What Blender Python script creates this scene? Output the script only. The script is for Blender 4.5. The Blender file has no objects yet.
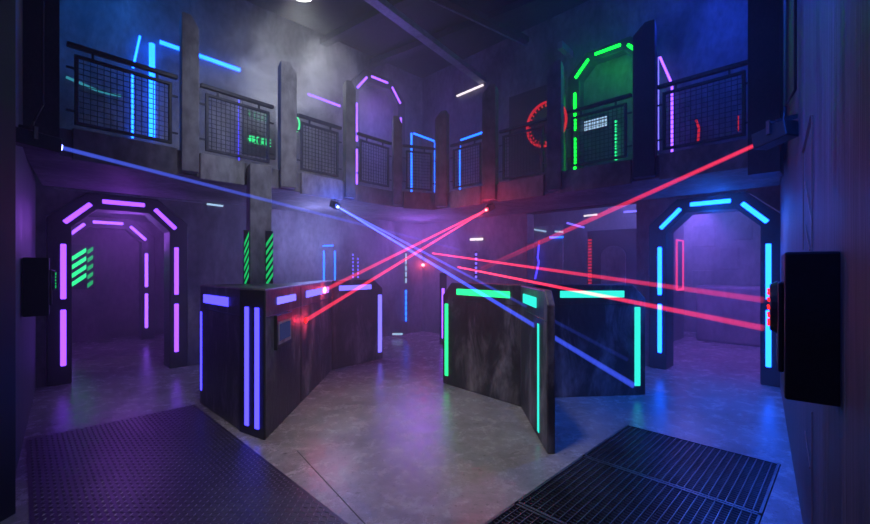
import bpy, bmesh, math, random
from mathutils import Vector, Matrix
random.seed(7)
C = bpy.context.scene.collection
PI = math.pi
F, CX, HZ, EYE = 417.0, 435.0, 268.0, 1.5        # focal length (px), principal column, horizon row, eye height (m)

# ------------------------------------------------------------------ camera
cam_d = bpy.data.cameras.new('camera'); cam = bpy.data.objects.new('camera', cam_d); C.objects.link(cam)
cam_d.sensor_width = 36; cam_d.lens = F / 870 * 36; cam_d.shift_y = (HZ - 262) / 870
cam_d.clip_start = 0.02
cam.location = (0, 0, EYE); cam.rotation_euler = (PI / 2, 0, 0)
bpy.context.scene.camera = cam

# ------------------------------------------------------------------ survey helpers: where a sight line meets a wall
def onL(px, py, d):                    # wall X - Y = -d
    t = (px - CX) / F; Y = d / (1 - t)
    return Vector((t * Y, Y, EYE + (HZ - py) / F * Y))
def onR(px, py, s):                    # wall X + Y = s
    t = (px - CX) / F; Y = s / (1 + t)
    return Vector((t * Y, Y, EYE + (HZ - py) / F * Y))
def along(px, p0, p1):                 # distance along a ground segment p0 -> p1
    t = (px - CX) / F
    dx, dy = p1[0] - p0[0], p1[1] - p0[1]
    k = (t * p0[1] - p0[0]) / (dx - t * dy)
    return k * math.hypot(dx, dy)

# ------------------------------------------------------------------ materials
def new_mat(name):
    m = bpy.data.materials.new(name); m.use_nodes = True
    nt = m.node_tree; nt.nodes.clear()
    out = nt.nodes.new('ShaderNodeOutputMaterial')
    return m, nt, out
def surface(name, c1, c2, scale=(3, 3, 3), rough=(0.5, 0.8), metal=0.0, bump=0.15, c3=None, detail=8, fine=18, spec=0.5):
    m, nt, out = new_mat(name); N = nt.nodes.new; L = nt.links.new
    b = N('ShaderNodeBsdfPrincipled'); L(b.outputs[0], out.inputs['Surface'])
    b.inputs['Metallic'].default_value = metal
    b.inputs['Specular IOR Level'].default_value = spec
    tc = N('ShaderNodeTexCoord'); mp = N('ShaderNodeMapping'); mp.inputs['Scale'].default_value = scale
    L(tc.outputs['Object'], mp.inputs[0])
    n1 = N('ShaderNodeTexNoise'); n1.inputs['Scale'].default_value = 1; n1.inputs['Detail'].default_value = detail
    n1.inputs['Roughness'].default_value = 0.65; n1.inputs['Distortion'].default_value = 0.6
    L(mp.outputs[0], n1.inputs['Vector'])
    n2 = N('ShaderNodeTexNoise'); n2.inputs['Scale'].default_value = fine; n2.inputs['Detail'].default_value = 6
    L(mp.outputs[0], n2.inputs['Vector'])
    r = N('ShaderNodeValToRGB'); r.color_ramp.elements[0].position = 0.32; r.color_ramp.elements[1].position = 0.7
    r.color_ramp.elements[0].color = (*c1, 1); r.color_ramp.elements[1].color = (*c2, 1)
    if c3:
        e = r.color_ramp.elements.new(0.5); e.color = (*c3, 1)
    L(n1.outputs['Fac'], r.inputs[0])
    mx = N('ShaderNodeMix'); mx.data_type = 'RGBA'; mx.blend_type = 'MULTIPLY'; mx.inputs[0].default_value = 0.75
    r2 = N('ShaderNodeValToRGB'); r2.color_ramp.elements[0].position = 0.3; r2.color_ramp.elements[1].position = 0.6
    r2.color_ramp.elements[0].color = (.45, .45, .45, 1)
    L(n2.outputs['Fac'], r2.inputs[0])
    L(r.outputs[0], mx.inputs[6]); L(r2.outputs[0], mx.inputs[7]); L(mx.outputs[2], b.inputs['Base Color'])
    mr = N('ShaderNodeMapRange'); mr.inputs['From Min'].default_value = .3; mr.inputs['From Max'].default_value = .7
    mr.inputs['To Min'].default_value = rough[0]; mr.inputs['To Max'].default_value = rough[1]
    L(n1.outputs['Fac'], mr.inputs['Value']); L(mr.outputs[0], b.inputs['Roughness'])
    if bump:
        ad = N('ShaderNodeMath'); ad.operation = 'ADD'; L(n1.outputs['Fac'], ad.inputs[0]); L(n2.outputs['Fac'], ad.inputs[1])
        bp = N('ShaderNodeBump'); bp.inputs['Strength'].default_value = bump; bp.inputs['Distance'].default_value = 0.02
        L(ad.outputs[0], bp.inputs['Height']); L(bp.outputs[0], b.inputs['Normal'])
    return m
def glow(name, col, strength):
    m, nt, out = new_mat(name)
    e = nt.nodes.new('ShaderNodeEmission'); e.inputs[0].default_value = (*col, 1); e.inputs[1].default_value = strength
    nt.links.new(e.outputs[0], out.inputs['Surface'])
    return m

M = {}
M['concrete'] = surface('weathered concrete', (.04, .038, .04), (.28, .265, .27), (1.5, 1.5, .8), (.6, .85), bump=.2, fine=9)
M['streaked'] = surface('streaked dark wall', (.018, .018, .02), (.21, .20, .205), (9, 9, .4), (.4, .7), bump=.3, fine=5)
M['panel'] = surface('scuffed dark panel', (.007, .007, .008), (.30, .28, .28), (3.2, 3.2, 1.3), (.3, .6), bump=.2, fine=7, c3=(.045, .042, .045))
M['black'] = surface('black painted metal', (.007, .007, .008), (.018, .018, .02), (5, 5, 5), (.35, .55), bump=.05)
M['gate'] = surface('dark gate paint', (.012, .012, .014), (.04, .038, .042), (3, 3, 2), (.35, .55), bump=.08)
M['post'] = surface('concrete post', (.16, .155, .155), (.46, .44, .43), (2.2, 2.2, 1.1), (.6, .85), bump=.12, fine=6)
M['steel'] = surface('dull steel', (.05, .05, .055), (.11, .11, .12), (6, 6, 6), (.35, .5), metal=.6, bump=.05)
M['wire'] = surface('wire mesh steel', (.05, .05, .055), (.09, .09, .1), (6, 6, 6), (.4, .5), metal=.5, bump=0)
M['plate'] = surface('tread plate steel', (.035, .035, .04), (.085, .085, .095), (1.3, 1.3, 1.3), (.3, .5), metal=.75, bump=.05)
M['tread'] = surface('worn tread steel', (.16, .16, .17), (.3, .3, .32), (2, 2, 2), (.25, .4), metal=.5, bump=0)
M['grate'] = surface('grating steel', (.10, .10, .11), (.22, .22, .24), (3, 3, 3), (.3, .45), metal=.7, bump=.05)
M['ceiling'] = surface('black ceiling', (.012, .012, .014), (.035, .035, .04), (.8, .8, .8), (.7, .9), bump=.1)
M['beam'] = surface('galvanised beam', (.16, .16, .17), (.40, .40, .42), (4, 4, 4), (.4, .6), metal=.3, bump=.15)
M['pit'] = surface('dark pit', (.004, .004, .005), (.012, .012, .014), (2, 2, 2), (.7, .9), bump=0)
M['edge_reflection'] = surface('painted edge reflection', (.25, .10, .06), (.42, .2, .12), (9, 9, 3), (.35, .5), bump=0)  # reflected light given as a surface colour
M['glass'] = surface('dark display glass', (.01, .012, .02), (.03, .035, .06), (30, 30, 8), (.15, .25), bump=0)

def floor_mat():
    m, nt, out = new_mat('polished stained concrete'); N = nt.nodes.new; L = nt.links.new
    b = N('ShaderNodeBsdfPrincipled'); L(b.outputs[0], out.inputs['Surface'])
    tc = N('ShaderNodeTexCoord')
    def noise(sc, det, ro=.6, dist=0.):
        n = N('ShaderNodeTexNoise'); n.inputs['Scale'].default_value = sc; n.inputs['Detail'].default_value = det
        n.inputs['Roughness'].default_value = ro; n.inputs['Distortion'].default_value = dist
        L(tc.outputs['Object'], n.inputs['Vector']); return n
    a = noise(1.0, 12, .72, .9); c = noise(5.0, 14, .85, .3); p = noise(26, 4)
    r = N('ShaderNodeValToRGB'); E = r.color_ramp.elements
    E[0].position = .34; E[0].color = (.11, .104, .10, 1); E[1].position = .66; E[1].color = (.42, .40, .385, 1)
    e = E.new(.50); e.color = (.25, .236, .23, 1)
    ad = N('ShaderNodeMath'); ad.operation = 'MULTIPLY_ADD'; ad.inputs[1].default_value = .5
    L(c.outputs['Fac'], ad.inputs[0])
    hf = N('ShaderNodeMath'); hf.operation = 'MULTIPLY'; hf.inputs[1].default_value = .5; L(a.outputs['Fac'], hf.inputs[0])
    L(hf.outputs[0], ad.inputs[2]); L(ad.outputs[0], r.inputs[0])
    # pits and spalls
    rp = N('ShaderNodeValToRGB'); rp.color_ramp.elements[0].position = .29; rp.color_ramp.elements[1].position = .40
    rp.color_ramp.elements[0].color = (.25, .25, .25, 1); L(p.outputs['Fac'], rp.inputs[0])
    mx = N('ShaderNodeMix'); mx.data_type = 'RGBA'; mx.blend_type = 'MULTIPLY'; mx.inputs[0].default_value = .8
    L(r.outputs[0], mx.inputs[6]); L(rp.outputs[0], mx.inputs[7]); L(mx.outputs[2], b.inputs['Base Color'])
    mr = N('ShaderNodeMapRange'); mr.inputs['From Min'].default_value = .35; mr.inputs['From Max'].default_value = .65
    mr.inputs['To Min'].default_value = .11; mr.inputs['To Max'].default_value = .36
    L(c.outputs['Fac'], mr.inputs['Value']); L(mr.outputs[0], b.inputs['Roughness'])
    bp = N('ShaderNodeBump'); bp.inputs['Strength'].default_value = .22; bp.inputs['Distance'].default_value = .02
    L(ad.outputs[0], bp.inputs['Height']); L(bp.outputs[0], b.inputs['Normal'])
    return m
M['floor'] = floor_mat()

M['purple'] = glow('violet light', (.50, .12, 2.4), 1.45)
M['pink'] = glow('pink violet light', (.62, .18, 2.4), 1.5)
M['cyan'] = glow('sky blue light', (.035, .52, 6.0), 1.8)
M['azure'] = glow('azure light', (.03, .40, 4.0), 1.4)
M['indigo'] = glow('indigo light', (.17, .13, 4.0), 1.2)
M['lilac'] = glow('lilac light', (.36, .28, 2.4), 1.0)
M['teal'] = glow('teal light', (.03, .80, .66), 1.3)
M['mint'] = glow('mint light', (.03, 1.3, .36), 1.3)
M['green'] = glow('green light', (.012, 5.0, .10), 1.4)
M['dimgreen'] = glow('dim green light', (.01, .62, .16), .9)
M['white'] = glow('warm white light', (1.0, .85, .9), 1.6)
M['palewhite'] = glow('pale blue white light', (.45, .7, 1.0), 1.0)
M['red'] = glow('red light', (1.6, .03, .04), 1.2)
M['dimred'] = glow('dim red light', (.75, .02, .03), .8)
M['redpink'] = glow('pinkish red light', (1.0, .04, .16), 1.0)
M['dimcyan'] = glow('dim cyan light', (.04, .32, .42), .8)
M['blue_lens'] = glow('blue lens', (.35, .45, 3.0), 6)
M['red_lens'] = glow('red lens', (3.0, .25, .3), 6)
M['screen'] = glow('dim blue screen', (.02, .025, .10), 1.0)
M['lamp'] = glow('lamp disc', (1, .97, .95), 14)

# ------------------------------------------------------------------ mesh helpers
class MB:
    def __init__(s): s.bm = bmesh.new()
    def box(s, c, size, rz=0.0, mat=None):
        m = Matrix.Translation(c) @ (mat if mat is not None else Matrix.Rotation(rz, 4, 'Z')) @ Matrix.Diagonal((*size, 1))
        bmesh.ops.create_cube(s.bm, size=1, matrix=m); return s
    def bar(s, p0, p1, w, h, up=(0, 0, 1)):           # box from p0 to p1, w across, h along 'up'
        p0, p1 = Vector(p0), Vector(p1); d = p1 - p0; ln = d.length; x = d.normalized()
        up = Vector(up)
        if abs(x.dot(up)) > .99: up = Vector((0, 1, 0)) if abs(x.y) < .9 else Vector((1, 0, 0))
        y = up.cross(x).normalized(); z = x.cross(y)
        R = Matrix((x, y, z)).transposed().to_4x4()
        bmesh.ops.create_cube(s.bm, size=1, matrix=Matrix.Translation((p0 + p1) / 2) @ R @ Matrix.Diagonal((ln, w, h, 1)))
        return s
    def tube(s, p0, p1, r0, r1=None, n=12):
        p0, p1 = Vector(p0), Vector(p1); d = p1 - p0
        R = d.to_track_quat('Z', 'Y').to_matrix().to_4x4()
        bmesh.ops.create_cone(s.bm, cap_ends=True, segments=n, radius1=r0, radius2=r0 if r1 is None else r1, depth=d.length,
                              matrix=Matrix.Translation((p0 + p1) / 2) @ R)
        return s
    def ball(s, c, r, n=12):
        bmesh.ops.create_uvsphere(s.bm, u_segments=n, v_segments=max(6, n // 2), radius=r, matrix=Matrix.Translation(c)); return s
    def torus(s, c, R, r, mat=None, n=32, k=8, a0=0, a1=2 * PI):
        mat = mat or Matrix.Identity(4); rings = []
        full = abs(a1 - a0 - 2 * PI) < 1e-4; cnt = n if full else n + 1
        for i in range(cnt):
            a = a0 + (a1 - a0) * i / n; ring = []
            for j in range(k):
                b = 2 * PI * j / k; q = R + r * math.cos(b)
                ring.append(s.bm.verts.new(Vector(c) + mat.to_3x3() @ Vector((q * math.cos(a), r * math.sin(b), q * math.sin(a)))))
            rings.append(ring)
        for i in range(cnt if full else cnt - 1):
            A, B = rings[i], rings[(i + 1) % cnt]
            for j in range(k): s.bm.faces.new((A[j], A[(j + 1) % k], B[(j + 1) % k], B[j]))
        return s
    def prism(s, pts, z0, z1):                        # plan polygon extruded upwards
        lo = [s.bm.verts.new((x, y, z0)) for x, y in pts]; hi = [s.bm.verts.new((x, y, z1)) for x, y in pts]
        n = len(pts); s.bm.faces.new(lo[::-1]); s.bm.faces.new(hi)
        for i in range(n): s.bm.faces.new((lo[i], lo[(i + 1) % n], hi[(i + 1) % n], hi[i]))
        return s
    def elev(s, prof, y0, y1):                        # elevation polygon (x, z) extruded in y
        a = [s.bm.verts.new((x, y0, z)) for x, z in prof]; b = [s.bm.verts.new((x, y1, z)) for x, z in prof]
        n = len(prof); s.bm.faces.new(a); s.bm.faces.new(b[::-1])
        for i in range(n): s.bm.faces.new((a[i], b[i], b[(i + 1) % n], a[(i + 1) % n]))
        return s
    def ring(s, inner, outer, y0, y1):                # open band between two (x, z) paths
        def row(p, y): return [s.bm.verts.new((x, y, z)) for x, z in p]
        i0, o0, i1, o1 = row(inner, y0), row(outer, y0), row(inner, y1), row(outer, y1); n = len(inner)
        for k in range(n - 1):
            s.bm.faces.new((i0[k], i0[k + 1], o0[k + 1], o0[k])); s.bm.faces.new((i1[k + 1], i1[k], o1[k], o1[k + 1]))
            s.bm.faces.new((i0[k + 1], i0[k], i1[k], i1[k + 1])); s.bm.faces.new((o0[k], o0[k + 1], o1[k + 1], o1[k]))
        for k in (0, n - 1): s.bm.faces.new((i0[k], o0[k], o1[k], i1[k]))
        return s
    def build(s, name, mat, parent=None, bevel=0, smooth=False, loc=None, rz=None):
        bmesh.ops.recalc_face_normals(s.bm, faces=s.bm.faces)
        me = bpy.data.meshes.new(name); s.bm.to_mesh(me); s.bm.free()
        o = bpy.data.objects.new(name, me); C.objects.link(o); me.materials.append(M[mat] if isinstance(mat, str) else mat)
        if parent: o.parent = parent
        if loc is not None: o.location = loc
        if rz is not None: o.rotation_euler = (0, 0, rz)
        if smooth:
            for p in me.polygons: p.use_smooth = True
        if bevel:
            b = o.modifiers.new('bevel', 'BEVEL'); b.width = bevel; b.segments = 2; b.limit_method = 'ANGLE'
        return o
def tag(o, label, cat, group=None, kind=None):
    o['label'] = label; o['category'] = cat
    if group: o['group'] = group
    if kind: o['kind'] = kind
    return o
def thing(name, label, cat, loc=(0, 0, 0), rz=0, group=None):
    o = bpy.data.objects.new(name, None); C.objects.link(o); o.empty_display_size = .2
    o.location = loc; o.rotation_euler = (0, 0, rz)
    return tag(o, label, cat, group)
def struct(o, label=None, cat=None):
    o['kind'] = 'structure'
    if label: o['label'] = label
    if cat: o['category'] = cat
    return o
L45, R45 = PI / 4, -PI / 4
r2 = math.sqrt(.5)
def pq(p, q): return ((p + q) / 2, (q - p) / 2)        # p = X - Y, q = X + Y  ->  (X, Y)

# ------------------------------------------------------------------ room shell
DL, SR = 10.2, 9.6                                     # gate walls: X - Y = -10.2 and X + Y = 9.6
SOF, DECK, CEIL = 2.53, 2.79, 6.0                      # balcony underside, balcony floor, ceiling
GP0, GP1, GQ0, GQ1 = -2.16, -.54, 1.85, 5.83           # grating pit in p, q

fl = MB()
for a, b, c, d in ((-17, GP0, -3.2, 17), (GP1, 2.5, -3.2, 17), (GP0, GP1, -3.2, GQ0), (GP0, GP1, GQ1, 17)):
    fl.prism([pq(a, c), pq(b, c), pq(b, d), pq(a, d)], -.12, 0)
fo = fl.build('floor', 'floor')
struct(fo, 'stained polished concrete floor of the arena', 'floor')
pit = MB(); pit.prism([pq(GP0 - .05, GQ0 - .05), pq(GP1 + .05, GQ0 - .05), pq(GP1 + .05, GQ1 + .05), pq(GP0 - .05, GQ1 + .05)], -.34, -.30)
struct(pit.build('floor_pit', 'pit'), 'dark pit bottom below the floor gratings', 'floor')
# long control joint cut across the open floor
jb = MB(); jb.bar((-2.15 + 1.02, 3.42, .0006), (-.12, 2.05, .0006), .006, .0012)
struct(jb.build('trim_1', 'pit'), 'thin dark joint line across the concrete floor', 'joint')

struct(MB().prism([pq(-17, -3.2), pq(3, -3.2), pq(3, 17), pq(-17, 17)], CEIL, CEIL + .1).build('ceiling', 'ceiling'), 'black ceiling high above the arena', 'ceiling')

GC_L = (onL(121, 300, DL) * 0 + Vector((-4.36, 5.84, 0)))      # centres of the two ground gates, on the walls
GC_R = Vector((3.82, 5.78, 0))
def uL(v): return (v[0] + v[1]) * r2                     # coordinate along the left gate wall
# left gate wall, local x along the wall (u), y away from the room; its origin is the gate centre
WL0, WL1 = uL((-5.0, 5.2)) - uL(GC_L) - .12, uL((-.3, 9.9)) - uL(GC_L) + .1
GI = [(-.55, 0), (-.55, 2.04), (-.29, 2.29), (.29, 2.29), (.55, 2.04), (.55, 0)]
GO = [(-.80, 0), (-.80, 2.16), (-.41, 2.51), (.41, 2.51), (.80, 2.16), (.80, 0)]
GS = [(-.80, 0), (-.80, 2.16), (-.80, 2.56), (.80, 2.56), (.80, 2.16), (.80, 0)]
w = MB()
w.box(((WL0 - .8) / 2, .12, CEIL / 2), (-.8 - WL0, .24, CEIL)); w.box(((WL1 + .8) / 2, .12, CEIL / 2), (WL1 - .8, .24, CEIL))
w.box((0, .12, (CEIL + 2.56) / 2), (1.6, .24, CEIL - 2.56))
w.ring([(x * 1.0, z) for x, z in GO], GS, 0.0, .24)
struct(w.build('wall_left', 'concrete', loc=GC_L, rz=L45), 'dark concrete wall around the purple archway', 'wall')
# right gate wall: origin at the right gate; wide opening to the left of the gate
def uR(v): return (v[0] - v[1]) * r2
WR0, WR1 = uR((-.3, 9.9)) - uR(GC_R) - .1, uR((4.35, 5.25)) - uR(GC_R) + .12
OP0, OP1 = uR(onR(527, 0, SR)) - uR(GC_R), -.98          # wide opening
w = MB()
w.box(((WR0 + OP0) / 2, .12, CEIL / 2), (OP0 - WR0, .24, CEIL))
w.box(((OP0 + OP1) / 2, .12, (CEIL + SOF) / 2), (OP1 - OP0, .24, CEIL - SOF))
w.box(((OP1 - .8) / 2, .12, CEIL / 2), (-.8 - OP1, .24, CEIL))
w.box(((WR1 + .8) / 2, .12, CEIL / 2), (WR1 - .8, .24, CEIL))
w.box((0, .12, (CEIL + 2.56) / 2), (1.6, .24, CEIL - 2.56))
w.ring(GO, GS, 0, .24)
struct(w.build('wall_right', 'concrete', loc=GC_R, rz=R45), 'dark concrete wall around the blue archway', 'wall')
# near walls beside the camera
def slab_wall(name, p0, p1, th, z0, z1, mat, label):     # th to the left of p0 -> p1
    d = Vector((p1[0] - p0[0], p1[1] - p0[1])); n = Vector((-d.y, d.x)).normalized() * th
    o = MB().prism([p0, p1, (p1[0] + n.x, p1[1] + n.y), (p0[0] + n.x, p0[1] + n.y)], z0, z1).build(name, mat)
    return struct(o, label, 'wall')
slab_wall('wall_left_near', (-2.62, 2.55), (-5.06, 5.29), -.0 - .25 if False else .25, 0, CEIL, 'streaked', 'streaked dark wall at the left edge')
def rw(Y): return (.78 * Y + .25, Y)                     # the streaked wall on the right
slab_wall('wall_right_near', rw(.92), rw(5.32), -.25, 0, CEIL, 'streaked', 'streaked dark concrete wall at the right edge')
struct(MB().box((-2.815, 2.47, CEIL / 2), (.5, .16, CEIL)).build('trim_2', 'black'), 'black end post of the left wall', 'post')
struct(MB().box((-.6, -1.6, CEIL / 2), (8, .2, CEIL)).build('wall_back', 'concrete'), 'concrete wall behind the viewer', 'wall')
# light edges reflected in the right wall, put in as thin coloured strips
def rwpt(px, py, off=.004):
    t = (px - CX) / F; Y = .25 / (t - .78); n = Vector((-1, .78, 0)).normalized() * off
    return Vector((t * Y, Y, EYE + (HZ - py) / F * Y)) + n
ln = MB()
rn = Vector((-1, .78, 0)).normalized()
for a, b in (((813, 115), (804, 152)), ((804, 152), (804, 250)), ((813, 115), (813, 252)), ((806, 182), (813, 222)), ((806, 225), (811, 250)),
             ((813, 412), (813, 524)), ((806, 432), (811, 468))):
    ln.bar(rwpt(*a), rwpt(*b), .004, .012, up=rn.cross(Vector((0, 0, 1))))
struct(ln.build('trim_3', 'edge_reflection'), 'thin rust coloured lines imitating light reflections on the right wall', 'marking')

# ------------------------------------------------------------------ rooms behind the gates
def back_wall(name, p0, p1, q0, q1, h, label):
    struct(MB().prism([pq(p0, q0), pq(p1, q0), pq(p1, q1), pq(p0, q1)], 0, h).build(name, 'concrete'), label, 'wall')
back_wall('wall_corridor', -16.0, -15.8, -2, 5.2, SOF, 'hazy concrete wall at the end of the purple corridor')
back_wall('wall_corridor_right', -15.8, -10.45, 5.0, 5.2, SOF, 'right side wall of the purple corridor')
back_wall('wall_corridor_left', -15.8, -10.45, -2.2, -2.0, SOF, 'left side wall of the purple corridor')
struct(MB().prism([pq(-16, -2.2), pq(-10.5, -2.2), pq(-10.5, 5.2), pq(-16, 5.2)], SOF, SOF + .1).build('ceiling_corridor', 'ceiling'), 'dark corridor ceiling behind the purple archway', 'ceiling')
back_wall('wall_hall', -11.4, .5, 15.8, 16.0, SOF + .9, 'hazy concrete wall of the room beyond the blue archway')
back_wall('wall_hall_left', -11.6, -11.4, 9.9, 16, SOF + .9, 'left side wall of the room beyond the blue archway')
back_wall('wall_hall_right', .5, .7, 9.9, 16, SOF + .9, 'right side wall of the room beyond the blue archway')
struct(MB().prism([pq(-11.6, 9.95), pq(.7, 9.95), pq(.7, 16), pq(-11.6, 16)], SOF + .8, SOF + .9).build('ceiling_hall', 'ceiling'), 'dark ceiling of the room beyond the blue archway', 'ceiling')

# ------------------------------------------------------------------ balcony
A, B_, C_, D_ = (-3.6, 3.62), (-.7, 7.0), (.05, 7.3), (3.35, 4.0)
struct(MB().prism([A, B_, C_, D_, (4.3, 5.2), (-.3, 9.8), (-4.9, 5.2)], SOF, DECK).build('floor_balcony', 'concrete', bevel=.01), 'concrete balcony deck running around the arena', 'balcony')
def plane_pt(px, p0, p1):
    s = along(px, p0, p1); d = Vector((p1[0] - p0[0], p1[1] - p0[1])).normalized()
    return Vector(p0) + d * s
def seg_for(px): return (A, B_) if px < 393 else ((B_, C_) if px < 438 else (C_, D_))
def bpt(px): 
    v = plane_pt(px, *seg_for(px)); return Vector((v.x, v.y, 0))
def sdir(seg):
    d = Vector((seg[1][0] - seg[0][0], seg[1][1] - seg[0][1], 0)).normalized(); return d, math.atan2(d.y, d.x), Vector((d.y, -d.x, 0))

# concrete posts standing on the balcony edge
POSTS = [(189, 4.26, .165, 'post', 'pale concrete post with slanted top beside the long blue bar'),
         (287, 4.18, .20, 'post', 'grey concrete post with slanted top hiding the green ring'),
         (349, 4.28, .15, 'concrete', 'dim concrete post left of the upstairs purple archway'),
         (397, 4.02, .15, 'concrete', 'narrow dim post right of the upstairs purple archway'),
         (442.5, 4.18, .20, 'concrete', 'dark slanted post between the two small blue frames'),
         (490.5, 4.30, .21, 'concrete', 'tall dark slanted post right of the white ceiling bar'),
         (555.5, 4.28, .19, 'concrete', 'dark slanted post beside the red ring'),
         (645, 4.32, .23, 'gate', 'tall black post right of the upstairs green archway')]
for px, top, wd, mt, lab in POSTS:
    sg = seg_for(px); d, rz, n = sdir(sg); p = bpt(px); rz = rz * .35 + math.atan2(-p.x, p.y) * .65
    left = px < 440
    ww = wd / 2 * 1.0
    m = MB(); hi, lo = (top, top - .13)
    prof = [(-ww, SOF + .02), (ww, SOF + .02), (ww, lo if left else hi), (ww * .1, hi), (-ww, hi if left else lo)]
    m.elev([(x, z) for x, z in prof], -.13, .10)
    o = m.build('balcony_post', mt, loc=(p.x, p.y, 0), rz=rz, bevel=.008)
    tag(o, lab, 'post', 'concrete posts along the balcony edge')
# end columns
struct(MB().box((-3.56, 3.72, (SOF + CEIL) / 2), (.30, .26, CEIL - SOF), rz=L45).build('trim_4', 'gate'), 'black column at the left end of the balcony', 'column')
struct(MB().box((3.22, 4.06, (CEIL + 0.0) / 2 + 1.2), (.24, .3, CEIL - 2.4), rz=R45).build('trim_5', 'gate'), 'black column at the right end of the balcony', 'column')
# fascia boards on the deck edge
fb_n = 20
for a, b in ((72, 176), (199, 243), (300, 341), (403, 434), (452, 482), (500, 545), (560, 632), (660, 752)):
    sg = seg_for((a + b) / 2); d, rz, n = sdir(sg); p0, p1 = plane_pt(a, *sg), plane_pt(b, *sg)
    c = (p0 + p1) / 2
    fb_n += 1
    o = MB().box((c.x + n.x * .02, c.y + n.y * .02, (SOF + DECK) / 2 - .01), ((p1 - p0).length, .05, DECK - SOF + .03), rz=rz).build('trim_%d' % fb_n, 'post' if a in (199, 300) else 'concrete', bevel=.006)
    struct(o, 'concrete fascia board along the balcony edge', 'fascia')

def railing(a, b, label, gap=.05):
    sg = seg_for((a + b) / 2); d, rz, n = sdir(sg)
    p0, p1 = plane_pt(a, *sg), plane_pt(b, *sg); ln = (p1 - p0).length
    t = thing('balcony_railing', label, 'railing', (p0.x - n.x * .02, p0.y - n.y * .02, DECK), rz, 'railing sections along the balcony')
    MB().box((ln / 2, 0, .79), (ln, .05, .045)).build('top_rail', 'black' if ln > 3 else 'steel', t, bevel=.008)
    f = MB(); x0, x1, z0, z1 = .07, ln - .07, .07, .70; w = .032
    f.box((ln / 2, 0, z1), (x1 - x0, w, w)).box((ln / 2, 0, z0), (x1 - x0, w, w))
    f.box((x0, 0, (z0 + z1) / 2), (w, w, z1 - z0 + w)).box((x1, 0, (z0 + z1) / 2), (w, w, z1 - z0 + w))
    fr = f.build('mesh_frame', 'steel', t, bevel=.005)
    for x in (x0 + .12, x1 - .12): MB().box((x, 0, .745), (.02, .02, .07)).build('bracket', 'steel', t)
    for x, z in ((.03, .18), (.03, .58), (ln - .03, .18), (ln - .03, .58)): MB().box((x, 0, z), (.07, .018, .018)).build('bracket', 'steel', t)
    g = MB(); k = int((x1 - x0) / gap)
    for i in range(1, k): x = x0 + (x1 - x0) * i / k; g.box((x, 0, (z0 + z1) / 2), (.006, .006, z1 - z0))
    k = int((z1 - z0) / gap)
    for i in range(1, k): z = z0 + (z1 - z0) * i / k; g.box(((x0 + x1) / 2, .004, z), (x1 - x0, .006, .006))
    g.build('wire_mesh', 'wire', t)
    return t
railing(67, 178, 'mesh railing section at the far left of the balcony')
railing(201, 274, 'mesh railing section in front of the green text display')
railing(298, 342, 'mesh railing section under the slanting purple bar')
railing(358, 392, 'mesh railing section across the upstairs purple archway')
railing(403, 435, 'mesh railing section in front of the left small blue frame')
railing(450, 483, 'mesh railing section in front of the right small blue frame')
railing(499, 546, 'mesh railing section in front of the red ring')
railing(567, 631, 'mesh railing section across the upstairs green archway')
railing(657, 752, 'mesh railing section at the far right of the balcony')

# beams under the ceiling
def beam(name, p0, p1, w, h, mat, lab):
    struct(MB().bar(p0, p1, w, h).build(name, mat, bevel=.005), lab, 'beam')
def at_z(px, py, z):
    Y = (z - EYE) * F / (HZ - py); return Vector(((px - CX) / F * Y, Y, z))
b0, b1 = at_z(375, 0, 5.35), at_z(484, 82, 5.35)
dd = (b1 - b0)
struct(MB().bar(b0 - dd * .9, b0 + dd * 1.02, .16, .10).build('ceiling_beam', 'beam', bevel=.005), 'wide galvanised tray beam crossing the ceiling', 'beam')
beam('ceiling_beam', at_z(330, -60, 5.8), at_z(592, 74, 5.8) + Vector((0, 0, .0)), .12, .10, 'ceiling', 'dark beam across the middle of the ceiling')
for i, (a, b, lab) in enumerate((((430, 0), (560, 62), 'thin pipe running away along the ceiling'), ((505, 68), (700, 0), 'thin pipe crossing the ceiling to the right'),)):
    struct(MB().tube(at_z(*a, 5.7), at_z(*b, 5.7), .014).build('ceiling_pipe', 'beam', smooth=True), lab, 'pipe')
for i, (a, b, lab) in enumerate((((290, 60), (520, -60), 'dark cross beam over the smoke'), ((350, 72), (640, -40), 'dark cross beam over the purple archway'), ((560, 45), (592, 75), 'short blue lit beam left of the upstairs green archway'))):
    beam('ceiling_beam', at_z(*a, 5.85 if i < 2 else 5.2), at_z(*b, 5.85 if i < 2 else 5.2), .16 if i < 2 else .09, .12, 'ceiling' if i < 2 else 'beam', lab)

# ------------------------------------------------------------------ light gates
def light_gate(label, loc, rz, col, sw=1.0, sh=1.0, depth=(-.035, .33), bw=.058, mat='gate'):
    t = thing('light_gate', label, 'archway', loc, rz, 'archways outlined by light bars')
    sc = lambda P: [(x * sw, z * sh) for x, z in P]
    MB().ring(sc(GI), sc([(x * .985, z * .995) for x, z in GO]), *depth).build('gate_frame', mat, t, bevel=.012)
    y = depth[0] - .012
    segs = [((-.635, .24), (-.635, .965)), ((-.635, 1.10), (-.635, 1.81)), ((-.625, 2.085), (-.36, 2.355)), ((-.24, 2.40), (.24, 2.40)),
            ((.36, 2.355), (.625, 2.085)), ((.635, 1.10), (.635, 1.81)), ((.635, .24), (.635, .965))]
    for a, b in segs:
        MB().bar((a[0] * sw, y, a[1] * sh), (b[0] * sw, y, b[1] * sh), .026, bw * min(sw, 1), up=Vector((b[1] - a[1], 0, a[0] - b[0]))).build('light_bar', col, t, bevel=.012)
    return t
light_gate('purple lit archway in the left wall at ground level', GC_L, L45, 'purple')
light_gate('blue lit archway in the right wall at ground level', GC_R, R45, 'cyan')
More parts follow.
